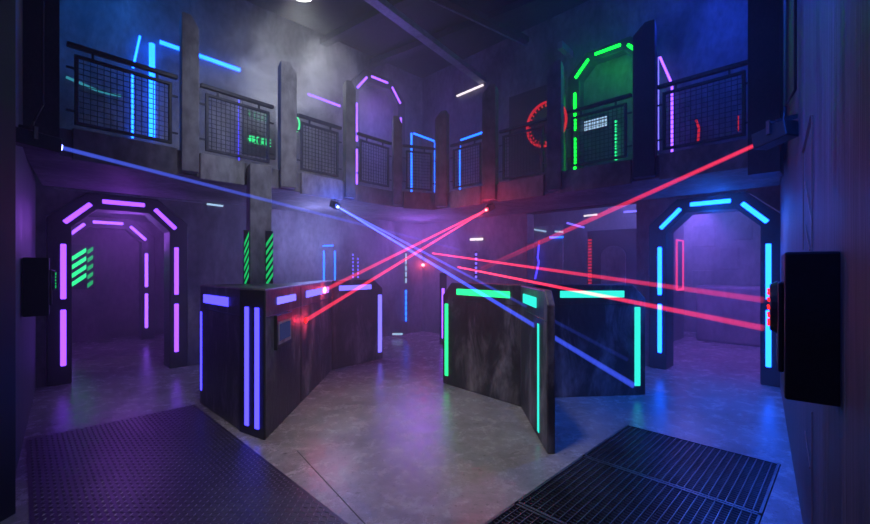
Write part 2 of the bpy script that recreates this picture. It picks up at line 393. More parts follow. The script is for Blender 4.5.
light_gate('smaller looking purple archway at the back of the left corridor', (-6.56, 8.36, 0), L45, 'pink', depth=(-.06, .2))
pc = (onL(355, 0, 9.7) + onL(399, 0, 9.7)) / 2
light_gate('upstairs purple lit archway behind the balcony railing', (pc.x, pc.y, DECK), L45, 'pink', .88, 1.06, depth=(-.05, .12), bw=.05)
gc = onR(609, 0, 9.2)
light_gate('upstairs green lit archway behind the balcony railing', (gc.x, gc.y, DECK), R45, 'green', .84, .87, depth=(-.05, .12), bw=.05)

# ------------------------------------------------------------------ barricades
class Face:                                              # a vertical face seen from the arena, p0 -> p1 left to right
    def __init__(s, p0, p1):
        s.p0, s.p1 = Vector(p0), Vector(p1); s.d = (s.p1 - s.p0); s.ln = s.d.length; s.d = s.d / s.ln
        s.n = Vector((s.d.y, -s.d.x)); s.rz = math.atan2(s.d.y, s.d.x)
    def strip(s, par, name, mat, s0, s1, z0, z1, th=.02, off=0.0, bevel=.006):
        c = s.p0 + s.d * (s0 + s1) / 2 + s.n * (th / 2 - .006 + off)
        return MB().box((c.x, c.y, (z0 + z1) / 2), (s1 - s0, th, z1 - z0), rz=s.rz).build(name, mat, par, bevel=bevel)
    def px(s, px): return along(px, s.p0, s.p1)
    def panel(s, par, name, mat, prof, th, off=0.0, bevel=.012):
        m = MB(); m.elev(prof, -off, th)
        return m.build(name, mat, par, bevel=bevel, loc=(s.p0.x, s.p0.y, 0), rz=s.rz)
H = 1.315
P = [(-2.61, 4.63), (-1.79, 3.84), (-1.48, 3.64), (-1.51, 6.13), (-1.72, 6.28), (-1.86, 5.0), (-2.62, 4.76)]
ba = thing('barricade', 'angular dark barricade with violet light strips and small display', 'barricade')
MB().prism(P, 0, H).build('body', 'panel', ba, bevel=.014)
fL, fC, fR, fA = Face(P[0], P[1]), Face(P[1], P[2]), Face(P[2], P[3]), Face(P[3], (-.87, 6.93))
fA.panel(ba, 'wing_panel', 'panel', [(0, 0), (fA.ln, 0), (fA.ln, 1.17), (fA.ln - .2, H), (0, H)], .2)
fC.strip(ba, 'corner_panel', 'black', .0, fC.ln, .0, H - .01, .02)
fC.strip(ba, 'light_strip', 'indigo', .095, .148, .08, 1.15, .02, .012); fC.strip(ba, 'light_strip', 'indigo', .245, .30, .08, 1.15, .02, .012)
fL.strip(ba, 'light_strip', 'indigo', fL.px(204.5), fL.px(228.5), 1.125, 1.215)
fL.strip(ba, 'light_strip', 'indigo', fL.px(200.4), fL.px(202), .15, 1.02, .01)
fL.strip(ba, 'groove', 'black', .02, fL.ln - .02, 1.05, 1.062, .01)
fR.strip(ba, 'light_strip', 'lilac', fR.px(277), fR.px(295), 1.155, 1.225)
fR.strip(ba, 'light_strip', 'lilac', fR.px(306), fR.px(328), 1.155, 1.235)
fR.strip(ba, 'groove', 'black', .02, fR.ln - .02, 1.06, 1.072, .01)
fR.strip(ba, 'groove', 'black', fR.px(301) - .012, fR.px(301) + .012, .02, H - .02, .01)
sc_ = fR.strip(ba, 'display_panel', 'black', .20, .62, .74, 1.06, .035)
fR.strip(sc_, 'screen', 'screen', .26, .56, .815, .975, .02, .020)
fR.strip(sc_, 'display_rim', 'post', .23, .59, .78, 1.00, .02, .016)
fA.strip(ba, 'light_strip', 'lilac', fA.px(339), fA.px(371), 1.16, 1.235)
fA.strip(ba, 'light_strip', 'lilac', fA.px(378), fA.px(381.5), .11, 1.06)

bb = thing('barricade', 'black barricade with green and teal light strips and a wing towards the viewer', 'barricade')
gL, gW, gR = Face((.10, 5.44), (.93, 4.50)), Face((.925, 4.52), (.905, 3.36)), Face((.985, 4.78), (2.49, 4.93))
gL.panel(bb, 'left_panel', 'panel', [(0, 0), (gL.ln, 0), (gL.ln, H), (.16, H), (0, 1.15)], .22)
gW.panel(bb, 'wing_panel', 'panel', [(0, 0), (gW.ln, 0), (gW.ln, 1.20), (gW.ln - .10, H), (0, H)], .065)
gR.panel(bb, 'right_panel', 'panel', [(-.1, 0), (gR.ln, 0), (gR.ln, 1.14), (gR.ln - .16, H - .01), (-.1, H - .01)], .22)
gL.strip(bb, 'light_strip', 'mint', gL.px(457), gL.px(510), 1.165, 1.24)
gL.strip(bb, 'light_strip', 'mint', .05, .105, .11, 1.04)
gL.strip(bb, 'groove', 'black', .16, gL.ln - .03, 1.085, 1.095, .01)
gW.strip(bb, 'light_strip', 'teal', gW.px(524), gW.px(536.5), 1.14, 1.235)
gW.strip(bb, 'light_strip', 'teal', gW.px(537.8), gW.px(539.2), .06, 1.01, .008, .004, 0)
gW.strip(bb, 'groove', 'black', .04, gW.ln - .04, 1.06, 1.07, .01)
gR.strip(bb, 'light_strip', 'teal', gR.px(560), gR.px(624), 1.155, 1.235)
gR.strip(bb, 'light_strip', 'teal', gR.px(634.5), gR.px(640), .11, 1.04)
gR.strip(bb, 'groove', 'black', .08, gR.ln - .15, 1.07, 1.08, .01)

# ------------------------------------------------------------------ hatched pillar
pl = thing('hatched_pillar', 'concrete pillar with green hazard stripes behind the left barricade', 'pillar', (-2.165, 5.13, 0), .60)
MB().box((0, 0, 1.375), (.25, .24, 2.75)).build('shaft', 'post', pl, bevel=.01)
def hatch(par, x0, x1, y, z0, z1, n, mat, side=False, slant=.13):
    m = MB(); st = (z1 - z0) / n
    for i in range(n):
        z = z0 + i * st; h = st * .52
        q = [(x0, z), (x1, z + slant), (x1, z + slant + h), (x0, z + h)]
        q = [(x, min(max(zz, z0), z1)) for x, zz in q]
        if q[1][1] >= q[2][1] - .002: continue
        if side:
            vs = [m.bm.verts.new((y + dx, x, zz)) for dx in (0, -.008) for x, zz in q]
        else:
            vs = [m.bm.verts.new((x, y + dy, zz)) for dy in (0, -.008) for x, zz in q]
        a, b = vs[:4], vs[4:]
        m.bm.faces.new(a); m.bm.faces.new(b[::-1])
        for k in range(4): m.bm.faces.new((a[k], b[k], b[(k + 1) % 4], a[(k + 1) % 4]))
    return m.build('hazard_stripes', mat, par)
MB().box((.09, -.13, 1.60), (.085, .02, .7)).build('stripe_board', 'black', pl)
hatch(pl, .05, .13, -.142, 1.27, 1.94, 7, 'dimgreen')
MB().box((-.165, -.10, 1.60), (.06, .05, .7)).build('stripe_board', 'black', pl)
hatch(pl, -.19, -.14, -.127, 1.27, 1.94, 7, 'dimgreen')

# ------------------------------------------------------------------ wall lights upstairs and below
def neon(name, label, cat, col, segs, w=.04, group=None, part='light_tube'):
    c = sum((Vector(a) + Vector(b) for a, b in segs), Vector()) / (2 * len(segs))
    t = thing(name, label, cat, c, 0, group)
    for a, b in segs:
        MB().tube(Vector(a) - c, Vector(b) - c, w / 2, n=10).build(part, col, t, smooth=False)
    return t
def single(name, label, cat, col, a, b, w=.05, group=None):
    a, b = Vector(a), Vector(b); c = (a + b) / 2
    o = MB().tube(a - c, b - c, w / 2, n=12).build(name, col, loc=c); return tag(o, label, cat, group)
d0 = DL - .06
single('light_bar', 'long sky blue bar high on the wall behind the pale post', 'light', 'cyan', onL(160, 42, d0), onL(240, 70, d0), .055, 'bars on the upstairs walls')
single('light_bar', 'wide upright blue bar behind the far left railing', 'light', 'cyan', onL(152, 44, d0), onL(152, 138, d0), .075, 'bars on the upstairs walls')
single('light_bar', 'thin upright blue bar behind the green text display', 'light', 'indigo', onL(239, 100, d0), onL(239, 160, d0), .016, 'bars on the upstairs walls')
neon('neon_outline', 'bent thin blue light line left of the wide upright bar', 'light', 'cyan', [(onL(132.5, 138, d0), onL(132.5, 72, d0)), (onL(133, 68, d0), onL(140, 36, d0))], .028)
single('light_bar', 'slanting purple bar left of the upstairs purple archway', 'light', 'pink', onL(308, 94, d0), onL(340, 106, d0), .042, 'bars on the upstairs walls')
neon('neon_light', 'small blue light frame left of the dark corner post', 'light', 'azure', [(onL(411.5, 192, 8.95), onL(411.5, 133, 8.95)), (onL(414, 133.5, 8.95), onL(434, 141, 8.95)), (onL(435, 142, 8.95), onL(435, 192, 8.95))], .038)
neon('neon_light', 'small blue light frame right of the dark corner post', 'light', 'azure', [(onR(460, 190, 8.9), onR(460, 146, 8.9)), (onR(461, 140, 8.9), onR(484, 132, 8.9))], .038)
single('light_bar', 'white bar high on the wall above the right blue frame', 'light', 'white', onR(457, 96, SR - .06), onR(483, 85, SR - .06), .042, 'bars on the upstairs walls')
neon('neon_outline', 'bent lilac light outline behind the far right railing', 'light', 'pink', [(onR(660, 57, 9.4), onR(671, 82, 9.4)), (onR(672, 86, 9.4), onR(672, 156, 9.4))], .032)
single('light_bar', 'faint thin upright line beside the bent lilac outline', 'light', 'lilac', onR(658.5, 57, 9.45), onR(658.5, 150, 9.45), .014, 'bars on the upstairs walls')
neon('neon_squiggle', 'small red zigzag light behind the far right railing', 'light', 'dimred', [(onR(696, 120, 9.4), onR(699, 128, 9.4)), (onR(699, 128, 9.4), onR(698, 142, 9.4))], .03)
single('light_bar', 'faint red light stub near the right end of the balcony', 'light', 'dimred', onR(738, 116, 9.4), onR(738, 131, 9.4), .02)
cp = [onL(66, 77, d0), onL(80, 83, d0), onL(96, 90, d0), onL(108, 93.5, d0), onL(121, 96, d0)]
neon('rope_light', 'drooping cyan light cord behind the far left railing', 'light', 'dimcyan', list(zip(cp, cp[1:])), .035)

# green display with two rows of unreadable glowing characters
c = onL(260, 128, 9.3); random.seed(4)
ds = thing('text_display', 'dark display with two rows of green characters behind the railing', 'display', (c.x, c.y, c.z), L45)
MB().box((0, .03, -.02), (.52, .05, .86)).build('display_panel', 'black', ds, bevel=.01)
def glyphs(z, hgt, mat, n, x0, x1):
    m = MB(); st = (x1 - x0) / n
    for i in range(n):
        if random.random() < .12: continue
        x = x0 + i * st
        cand = [((x, z), (x, z + hgt)), ((x + st * .6, z), (x + st * .6, z + hgt)), ((x, z), (x + st * .6, z)), ((x, z + hgt / 2), (x + st * .6, z + hgt / 2)), ((x, z + hgt), (x + st * .6, z + hgt))]
        for a, b in random.sample(cand, 3): m.bar((a[0], -.005, a[1]), (b[0], -.005, b[1]), .008, .010, up=(0, 1, 0))
    m.build('characters', mat, ds)
glyphs(-.255, .10, 'mint', 8, -.19, .19); glyphs(.13, .09, 'dimgreen', 7, -.19, .17)
# rings
def ring_light(label, c, rz, R, mat, ticks=False, thick=.022):
    t = thing('ring_light', label, 'light', c, rz)
    MB().torus((0, 0, 0), R, thick, a0=0, a1=2 * PI, n=36).build('light_ring', mat, t, smooth=True)
    if ticks:
        m = MB()
        for i in range(28):
            a = 2 * PI * i / 28; m.bar((math.cos(a) * R * .80, -.005, math.sin(a) * R * .80), (math.cos(a) * R * .90, -.005, math.sin(a) * R * .90), .02, .014, up=(0, 1, 0))
        m.build('tick_marks', mat, t)
    m = MB(); m.tube((0, .05, 0), (0, .02, 0), R * .95, n=36); m.build('ring_back', 'black', t)
    return t
cr = onL(289.5, 122, 9.9); ring_light('green glowing ring half hidden by the grey post', cr, L45, .19, 'mint', thick=.013)
pnl = onR(536, 130, 8.9)
struct(MB().box((pnl.x, pnl.y, 3.68), (1.05, .08, 1.78), rz=R45).build('trim_7', 'black'), 'black screen panel behind the red ring', 'panel')
cr = onR(546, 124, 8.72); ring_light('red glowing ring with tick marks half hidden by a post', cr, R45, .36, 'dimred', ticks=True)
# lit grid sign and dotted strip seen through the green archway
c = onR(595, 124, SR - .05)
sg = thing('lit_grid_sign', 'small white grid sign inside the upstairs green archway', 'sign', c, R45)
MB().box((0, .02, 0), (.42, .04, .2)).build('sign_board', 'black', sg)
m = MB()
for i in range(9):
    for k in range(4): m.box((-.18 + i * .045, -.004, -.066 + k * .044), (.034, .012, .032))
m.build('lit_cells', 'palewhite', sg)
def dotted(label, a, b, n, mat, w=.025, group='dotted light strips', name='dotted_strip', duty=.5):
    a, b = Vector(a), Vector(b); c = (a + b) / 2
    t = thing(name, label, 'light', c, 0, group)
    MB().bar(a - c + Vector((0, .02, 0)), b - c + Vector((0, .02, 0)), w * 1.4, .012).build('strip_backing', 'black', t)
    m = MB()
    for i in range(n):
        p = a + (b - a) * (i / n); q = a + (b - a) * ((i + duty) / n); m.bar(p - c, q - c, w, w)
    m.build('light_dots', mat, t)
    return t
dotted('dotted pale light strip inside the upstairs green archway', onR(616, 160, SR - .06), onR(616, 119, SR - .06), 12, 'mint', .03)

# lower level
dw = DL - .05
neon('neon_light', 'narrow pale blue light frame on the far wall above the left barricade', 'light', 'azure', [(onL(323, 246, dw), onL(333, 245.5, dw)), (onL(324, 251, dw), onL(324, 285, dw)), (onL(335, 251, dw), onL(335, 285, dw))], .024)
dotted('pair of dotted pink strips on the far wall, left one', onL(353, 278, dw), onL(353, 252, dw), 7, 'lilac', .02)
dotted('pair of dotted pink strips on the far wall, right one', onL(358, 278, dw), onL(358, 256, dw), 6, 'lilac', .02)
dotted('upper dashed blue strip below the laser crossing', onL(406, 283, dw), onL(406, 252, dw), 5, 'palewhite', .035, duty=.8)
dotted('lower dashed blue strip above the floor at the back', onL(406, 321, dw), onL(406, 289, dw), 6, 'azure', .035, duty=.8)
single('light_bar', 'short white bar on the back wall below the red laser source', 'light', 'white', onR(470.5, 239.5, SR - .05), onR(482.5, 239, SR - .05), .05)
dotted('dotted violet strip below the short white bar', onR(476, 278, SR - .05), onR(476, 251, SR - .05), 6, 'lilac', .04)
single('light_bar', 'upright pink bar left of the green lit barricade', 'light', 'pink', (.16, 8.2, .12), (.16, 8.2, 1.1), .055)
struct(MB().box((.16, 8.28, .7), (.14, .12, 1.4)).build('trim_8', 'gate'), 'dark stub post carrying the upright pink bar', 'post')
tag(MB().box((-.80, 8.9, .09), (.22, .10, .03)).build('floor_light', 'palewhite', bevel=.01), 'small pale floor light at the back between the barricades', 'light')
tag(MB().tube(onL(423, 265, 9.9) + Vector((0, -.12, 0)), onL(423, 265, 9.9) + Vector((0, .3, 0)), .035).build('indicator_lamp', 'red_lens'), 'tiny red indicator dot on the back wall', 'light')
single('light_bar', 'short pale green bar under the balcony right of the purple archway', 'light', 'palewhite', onL(207, 204, dw), onL(223, 206, dw), .03)
# conduit along the top of the left wall
a, b = onL(54, 188, DL - .03), onL(206, 203, DL - .03)
struct(MB().bar(a, b, .03, .02).build('trim_9', 'beam'), 'pale ledge line above the purple archway', 'ledge')

# green hazard sign in the corridor
c = onL(81, 267, 15.7)
hs = thing('hazard_sign', 'green striped hazard sign at the end of the purple corridor', 'sign', c, L45)
MB().box((0.0, .02, 0), (.42, .04, .9)).build('sign_board', 'black', hs)
hatch(hs, -.18, .08, -.004, -.43, .43, 5, 'mint', slant=.22)
hatch(hs, .10, .19, -.004, -.43, .43, 5, 'dimgreen', slant=.08)

# ------------------------------------------------------------------ things beyond the right hall opening
bo = thing('booth', 'dark booth with red dotted edge and arched window beyond the right barricade', 'booth', (2.95 + .75, 7.55 + .6, 0), R45)
c0 = onR(587, 283, 12.6); c1 = onR(655, 283, 12.6); bc = (c0 + c1) / 2; bo.location = (bc.x, bc.y, 0); bwid = (c1 - c0).xy.length
zt = EYE + (HZ - 229) / F * bc.y
MB().box((0, .5, zt / 2), (bwid, 1.0, zt)).build('booth_body', 'gate', bo, bevel=.02)
arch = [(-.26, .9), (.26, .9)] + [(.26 * math.cos(a), 1.75 + .22 * math.sin(a)) for a in [i * PI / 10 for i in range(11)]]
MB().elev([(x - .12, z) for x, z in arch], -.02, .03)  .build('arched_window', 'post', bo, bevel=.008)
m = MB()
for i in range(24): m.box((-bwid / 2 + .07, -.01, .55 + i * .068), (.075, .02, .045))
m.build('led_strip', 'dimred', bo)
hp = 15.7
def wpanel(a, b, lab, mat):
    s = .06; p0, p1 = onR(a, 0, hp - s), onR(b, 0, hp - s); c = (p0 + p1) / 2; ht = 2.75
    struct(MB().box((c.x, c.y, ht / 2), ((p1 - p0).xy.length, .06, ht), rz=R45).build('trim_10', mat), lab, 'panel')
wpanel(529, 563, 'pale panel on the far hall wall left of the booth', 'post')
for a, b, lab, col, wd in (((531, 229), (546, 231.5), 'pale teal line on the far wall, highest at left', 'palewhite', .05), ((555, 231.5), (563, 232), 'short pale line right of the highest teal line', 'palewhite', .05),
                  ((550, 237.5), (563, 237), 'teal line under the short pale line', 'azure', .05), ((567, 223), (584, 227.5), 'slanting lilac line at the booth corner', 'lilac', .05),
                  ((584, 216), (597, 214.5), 'short white line above the booth', 'white', .05), ((624, 212), (655, 209.5), 'long lilac line above the booth at right', 'lilac', .05)):
    single('light_bar', lab, 'light', col, onR(*a, 15.5), onR(*b, 15.5), wd, 'lines of light in the far hall')
q = onR(539, 245, 15.4), onR(537.5, 258, 15.4), onR(539, 262, 15.4), onR(535, 279, 15.4)
neon('neon_squiggle', 'crooked blue light line on the far wall beside the booth', 'light', 'indigo', [(q[0], q[1]), (q[1], q[2]), (q[2], q[3])], .045)
single('light_bar', 'red tip above the crooked blue line', 'light', 'dimred', onR(539, 240, 15.4), onR(539, 244.5, 15.4), .06)
# seen through the blue archway
m = thing('neon_light', 'red light frame on the left inside the blue archway', 'light', onR(680, 265, 13.5), L45 + PI / 2 if False else PI / 4)
for a, b in (((-.22, -.5), (-.22, .5)), ((.22, -.5), (.22, .5)), ((-.22, .5), (.22, .5)), ((-.22, -.5), (.22, -.5))):
    MB().bar((a[0], 0, a[1]), (b[0], 0, b[1]), .03, .03).build('light_tube', 'redpink', m)
struct(MB().box((m.location.x, m.location.y + .2, 1.3), (.9, .12, 2.6), rz=PI / 4).build('wall_partition', 'gate'), 'dark partition behind the red light frame', 'wall')
c = onR(742, 343, 14.2)
cb = thing('concrete_block', 'low concrete block standing inside the blue archway', 'block', (c.x, c.y + .3, 0), R45)
MB().box((0, 0, .57), (1.1, .7, 1.14)).build('body', 'concrete', cb, bevel=.05)
struct_bricks = MB()
for (a, b, y0, y1) in ((690, 715, 225, 247), (718, 738, 247, 270), (690, 712, 270, 292), (726, 752, 220, 240)):
    p0, p1 = onR(a, 0, 15.6), onR(b, 0, 15.6); cc = (p0 + p1) / 2
    z1, z0 = EYE + (HZ - y0) / F * cc.y, EYE + (HZ - y1) / F * cc.y
    struct_bricks.box((cc.x + .12, cc.y + .12, (z0 + z1) / 2), ((p1 - p0).xy.length, .10, z1 - z0), rz=R45)
struct(struct_bricks.build('trim_11', 'concrete', bevel=.03), 'raised blocks on the wall beyond the blue archway', 'panel')
c = onR(700, 203, 12.0)
sp = thing('ceiling_spotlight', 'small glowing spotlight under the ceiling inside the blue archway', 'light', (c.x, c.y, c.z))
MB().tube((0, 0, .02), (0, 0, .16), .06, .05).build('housing', 'black', sp); MB().tube((0, 0, 0), (0, 0, .022), .055).build('lens', 'white', sp)
MB().tube((0, 0, .16), (0, 0, max(.2, SOF + .8 - c.z)), .012).build('stem', 'black', sp)

# ------------------------------------------------------------------ wall boxes with round targets
def target_box(label, pos, rz, size, led, face):         # local +x faces into the room
    t = thing('target_box', label, 'box', pos, rz)
    w, dp, h = size
    MB().box((w / 2, 0, 0), (w, dp, h)).build('housing', 'black', t, bevel=.008)
    MB().box((w + .008, 0, -.01), (.016, dp * .82, h * .62)).build('front_plate', 'black', t, bevel=.006)
    m = MB(); m.tube((w + .012, 0, .05), (w + .036, 0, .05), h * .2, h * .17, n=24); m.build('target_disc', 'gate', t, bevel=.004)
    for i in range(14):
        a = PI * 2 * i / 14
        MB().ball((w + .038, math.cos(a) * h * .11, .05 + math.sin(a) * h * .13), .006, 8).build('led', led, t, smooth=True)
    return t
pb = rw(1.41); ang = math.atan2(.78, -1)
target_box('black wall box with red target lamps on the right wall', (pb[0] + .005, pb[1], EYE + (HZ - 329) / F * 1.31), ang, (.138, .28, .49), 'red', 1)
def lw(Y): return (-.344 - .891 * Y + .02, Y)
pb = lw(3.5); t2 = target_box('black wall box with faint green target lamps left of the purple archway', (pb[0] - .01, pb[1], EYE + (HZ - 287) / F * 3.45), math.atan2(.891, 1), (.16, .24, .49), 'dimgreen', 1)

# ------------------------------------------------------------------ laser projectors and beams
def beam_mat(name, col, strength, length, fade):
    m, nt, out = new_mat(name); N = nt.nodes.new; L = nt.links.new
    e = N('ShaderNodeEmission'); e.inputs[0].default_value = (*col, 1)
    tc = N('ShaderNodeTexCoord'); sx = N('ShaderNodeSeparateXYZ'); L(tc.outputs['Object'], sx.inputs[0])
    mr = N('ShaderNodeMapRange'); mr.inputs['From Max'].default_value = length
    mr.inputs['To Min'].default_value = 1; mr.inputs['To Max'].default_value = 0
    L(sx.outputs['Z'], mr.inputs['Value'])
    pw = N('ShaderNodeMath'); pw.operation = 'POWER'; pw.inputs[1].default_value = 2.6; L(mr.outputs[0], pw.inputs[0])
    ma = N('ShaderNodeMath'); ma.operation = 'MULTIPLY_ADD'; ma.inputs[1].default_value = strength * (1 - fade); ma.inputs[2].default_value = strength * fade
    L(pw.outputs[0], ma.inputs[0]); L(ma.outputs[0], e.inputs[1]); L(e.outputs[0], out.inputs['Volume'])
    m.cycles.volume_step_rate = 1.0
    return m
def laser(label, p0, p1, r0, r1, col, strength, fade, group):
    p0, p1 = Vector(p0), Vector(p1); ln = (p1 - p0).length
    mb = MB(); mb.tube((0, 0, 0), (0, 0, ln), r0, r1, n=14)
    o = mb.build('laser_beam', beam_mat('beam', col, strength, ln, fade), smooth=True)
    o.location = p0; o.rotation_mode = 'QUATERNION'; o.rotation_quaternion = (p1 - p0).to_track_quat('Z', 'Y')
    return tag(o, label, 'laser beam', group)
def projector(label, lens, aim, size, lensmat, back_to=None, up=None, cable=None):
    lens, aim = Vector(lens), Vector(aim); d = (aim - lens).normalized()
    t = thing('laser_projector', label, 'projector', lens, 0, 'laser projectors')
    ln, w, h = size
    MB().bar(-d * .012, -d * ln, w, h).build('body', 'black', t, bevel=.008)
    MB().tube(-d * .02, d * .004, w * .2, n=16).build('lens', lensmat, t)
    MB().tube(-d * .015, d * .010, w * .36, w * .36, n=16).build('lens_ring', 'black', t) if False else None
    side = d.cross(Vector((0, 0, 1))).normalized()
    m = MB()
    for s in (-1, 1): m.bar(-d * ln * .55 + side * s * (w / 2 + .006), -d * ln * .55 + side * s * (w / 2 + .006) + Vector((0, 0, h * .8)), .008, .03)
    m.bar(-d * ln * .55 - side * (w / 2 + .01) + Vector((0, 0, h * .8)), -d * ln * .55 + side * (w / 2 + .01) + Vector((0, 0, h * .8)), .03, .008)
    if up: m.bar(-d * ln * .55 + Vector((0, 0, h * .8)), -d * ln * .55 + Vector((0, 0, up)), .02, .02)
    if back_to is not None: m.bar(-d * ln * .55 + Vector((0, 0, h * .8)), Vector(back_to) - lens, .02, .03)
    m.build('bracket', 'steel', t)
    if cable:
        mm = MB(); pts = [Vector(c) - lens for c in cable]
        for a, b in zip(pts, pts[1:]): mm.tube(a, b, .008, n=8)
        mm.build('cable', 'black', t, smooth=True)
    return t
BLUE, RED = (.07, .13, 1.0), (1.0, .035, .085)
# left wall blue projector
l0 = Vector((-2.87, 3.20, EYE + (HZ - 147.5) / F * 3.20)); l1 = Vector((.53, 9.06, 1.90))
projector('black laser projector with blue lens on the left wall', l0, l1, (.30, .12, .11), 'blue_lens', back_to=(*lw(3.1), 2.55), cable=[(-3.05, 3.14, 2.50), (-3.06, 3.18, 2.62), (-3.01, 3.20, 2.75), (-3.01, 3.20, 5.98)])
laser('faint blue laser beam from the left wall projector to the back', l0, l1, .018, .028, BLUE, 19, .07, 'laser beams')
# right wall red projector
r0 = Vector((2.27, 2.94, EYE + (HZ - 143.5) / F * 2.94)); r1 = Vector((.935, 8.6, 1.47))
projector('black laser projector with red lens on the right wall', r0, r1, (.24, .12, .11), 'red_lens', back_to=(rw(2.8)[0], 2.8, 2.52),
          cable=[r0 + Vector((.05, -.16, .08)), r0 + Vector((.10, -.12, .22)), (rw(2.62)[0] - .03, 2.62, 2.62), (rw(2.62)[0] - .03, 2.62, 5.98)])
laser('red laser beam from the right wall projector, upper edge', r0, r1 + Vector((.0, 0, .025)), .011, .026, RED, 30, .06, 'laser beams')
laser('red laser beam from the right wall projector, lower edge', r0 - Vector((0, 0, .012)), r1 - Vector((0.0, 0, .03)), .010, .024, RED, 28, .05, 'laser beams')
# two hanging projectors under the balcony
e0 = Vector(((338 - CX) / F * 6.02, 6.02, EYE + (HZ - 207) / F * 6.02))
t0 = Vector(((634.5 - CX) / F * 3.25, 3.25, EYE + (HZ - 386) / F * 3.25)); t1 = Vector(((628 - CX) / F * 3.6, 3.6, EYE + (HZ - 360) / F * 3.6))
projector('small hanging projector with bright blue lens under the balcony', e0, t0, (.16, .09, .09), 'blue_lens', up=.17)
laser('bright blue laser beam crossing down to the right barricade', e0, t0, .008, .026, (.05, .10, 1.0), 210, .07, 'laser beams')
laser('second blue laser beam just above the bright one', e0, t1, .008, .020, (.05, .10, 1.0), 150, .012, 'laser beams')
e1 = Vector(((486 - CX) / F * 6.40, 6.40, EYE + (HZ - 210) / F * 6.40))
h0 = Vector((-1.485, 4.80, .90)); h1 = Vector((-1.475, 5.57, 1.205))
projector('small hanging projector with bright red lens under the balcony', e1, h0, (.16, .09, .09), 'red_lens', up=.10)
laser('red laser beam crossing down to the display side of the left barricade', e1, h0, .008, .026, RED, 190, .10, 'laser beams')
laser('red laser beam ending on the lilac strip of the left barricade', e1, h1, .008, .030, RED, 170, .08, 'laser beams')
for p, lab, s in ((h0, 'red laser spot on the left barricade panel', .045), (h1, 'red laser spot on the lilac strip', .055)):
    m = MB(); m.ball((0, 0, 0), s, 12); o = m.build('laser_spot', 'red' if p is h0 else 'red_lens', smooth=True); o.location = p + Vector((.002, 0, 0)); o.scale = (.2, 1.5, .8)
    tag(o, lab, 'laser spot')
# beams from the right wall box
k0, k1 = Vector((1.19, 1.512, EYE - 32 / F * 1.51)), Vector((1.18, 1.50, EYE - 60 / F * 1.50))
laser('upper red laser beam from the right wall box to the back wall', k0, (-.06, 9.62, 1.84), .0125, .015, RED, 11, 1.8, 'laser beams')
laser('lower red laser beam from the right wall box to the back wall', k1, (.50, 9.05, 1.52), .0125, .016, RED, 16, 1.6, 'laser beams')

# ------------------------------------------------------------------ tread plate and gratings
tp = MB(); PP0, PP1, PQ0, PQ1 = -7.20, -1.0, .07, 1.93
tp.prism([pq(PP0, PQ0), pq(PP1, PQ0), pq(PP1, PQ1), pq(PP0, PQ1)], 0.001, .006)
stp = .048
i = 0; p = PP0 + .05
while p < PP1 - .03:
    q = PQ0 + .04; j = 0
    while q < PQ1 - .03:
        X, Y = pq(p, q)
        if Y > 1.6:
            a = (PI / 2 if (i + j) % 2 else 0) + PI / 4 + PI / 4
            ca, sa = math.cos(a), math.sin(a)
            vs = [tp.bm.verts.new((X + lx * ca - ly * sa, Y + lx * sa + ly * ca, z)) for lx, ly, z in ((-.016, 0, .006), (0, -.005, .006), (.016, 0, .006), (0, .005, .006), (-.007, 0, .009), (.007, 0, .009))]
            for f in ((0, 1, 5, 4), (1, 2, 5), (2, 3, 4, 5), (3, 0, 4)): tp.bm.faces.new([vs[k] for k in f]).material_index = 1
        q += stp; j += 1
    p += stp; i += 1
o = tp.build('tread_plate', 'plate'); o.data.materials.append(M['tread']); tag(o, 'dark diamond tread plate on the floor in the left foreground', 'floor plate')

def grating(q0, q1, label):
    t = thing('floor_grating', label, 'grating', (*pq((GP0 + GP1) / 2, (q0 + q1) / 2), 0), R45, 'steel gratings in the right foreground')
    W, Dp = (GP1 - GP0) * r2 - .012, (q1 - q0) * r2 - .012
    f = MB()
    for s in (-1, 1):
        f.box((s * (W / 2 - .008), 0, -.018), (.016, Dp, .045)); f.box((0, s * (Dp / 2 - .008), -.018), (W, .016, .045))
    f.build('frame', 'grate', t)
    b = MB(); n = int(W / .047)
    for i in range(1, n): b.box((-W / 2 + W * i / n, 0, -.018), (.006, Dp - .02, .04))
    b.build('bearing_bars', 'grate', t)
    b = MB(); n = int(Dp / .030)
    for i in range(1, n): b.box((0, -Dp / 2 + Dp * i / n, -.012), (W - .02, .005, .016))
    b.build('cross_rods', 'grate', t)
gq = [GQ1, GQ1 - 1.32, GQ1 - 2.65, GQ0]
grating(gq[1], gq[0], 'steel floor grating nearest the blue archway')
grating(gq[2], gq[1], 'middle steel floor grating in the right foreground')
grating(gq[3], gq[2], 'steel floor grating nearest the viewer')

# ------------------------------------------------------------------ ceiling lamp
lp = Vector((-2.08, 6.5, 5.76))
cl = thing('ceiling_lamp', 'round white lamp at the top edge above the smoke', 'light', lp)
MB().tube((0, 0, .02), (0, 0, .22), .20, .12, n=28).build('shade', 'black', cl, smooth=False); MB().tube((0, 0, 0), (0, 0, .022), .17, n=28).build('lamp_disc', 'lamp', cl)
MB().tube((0, 0, .2), (0, 0, CEIL - lp.z), .015).build('stem', 'black', cl)

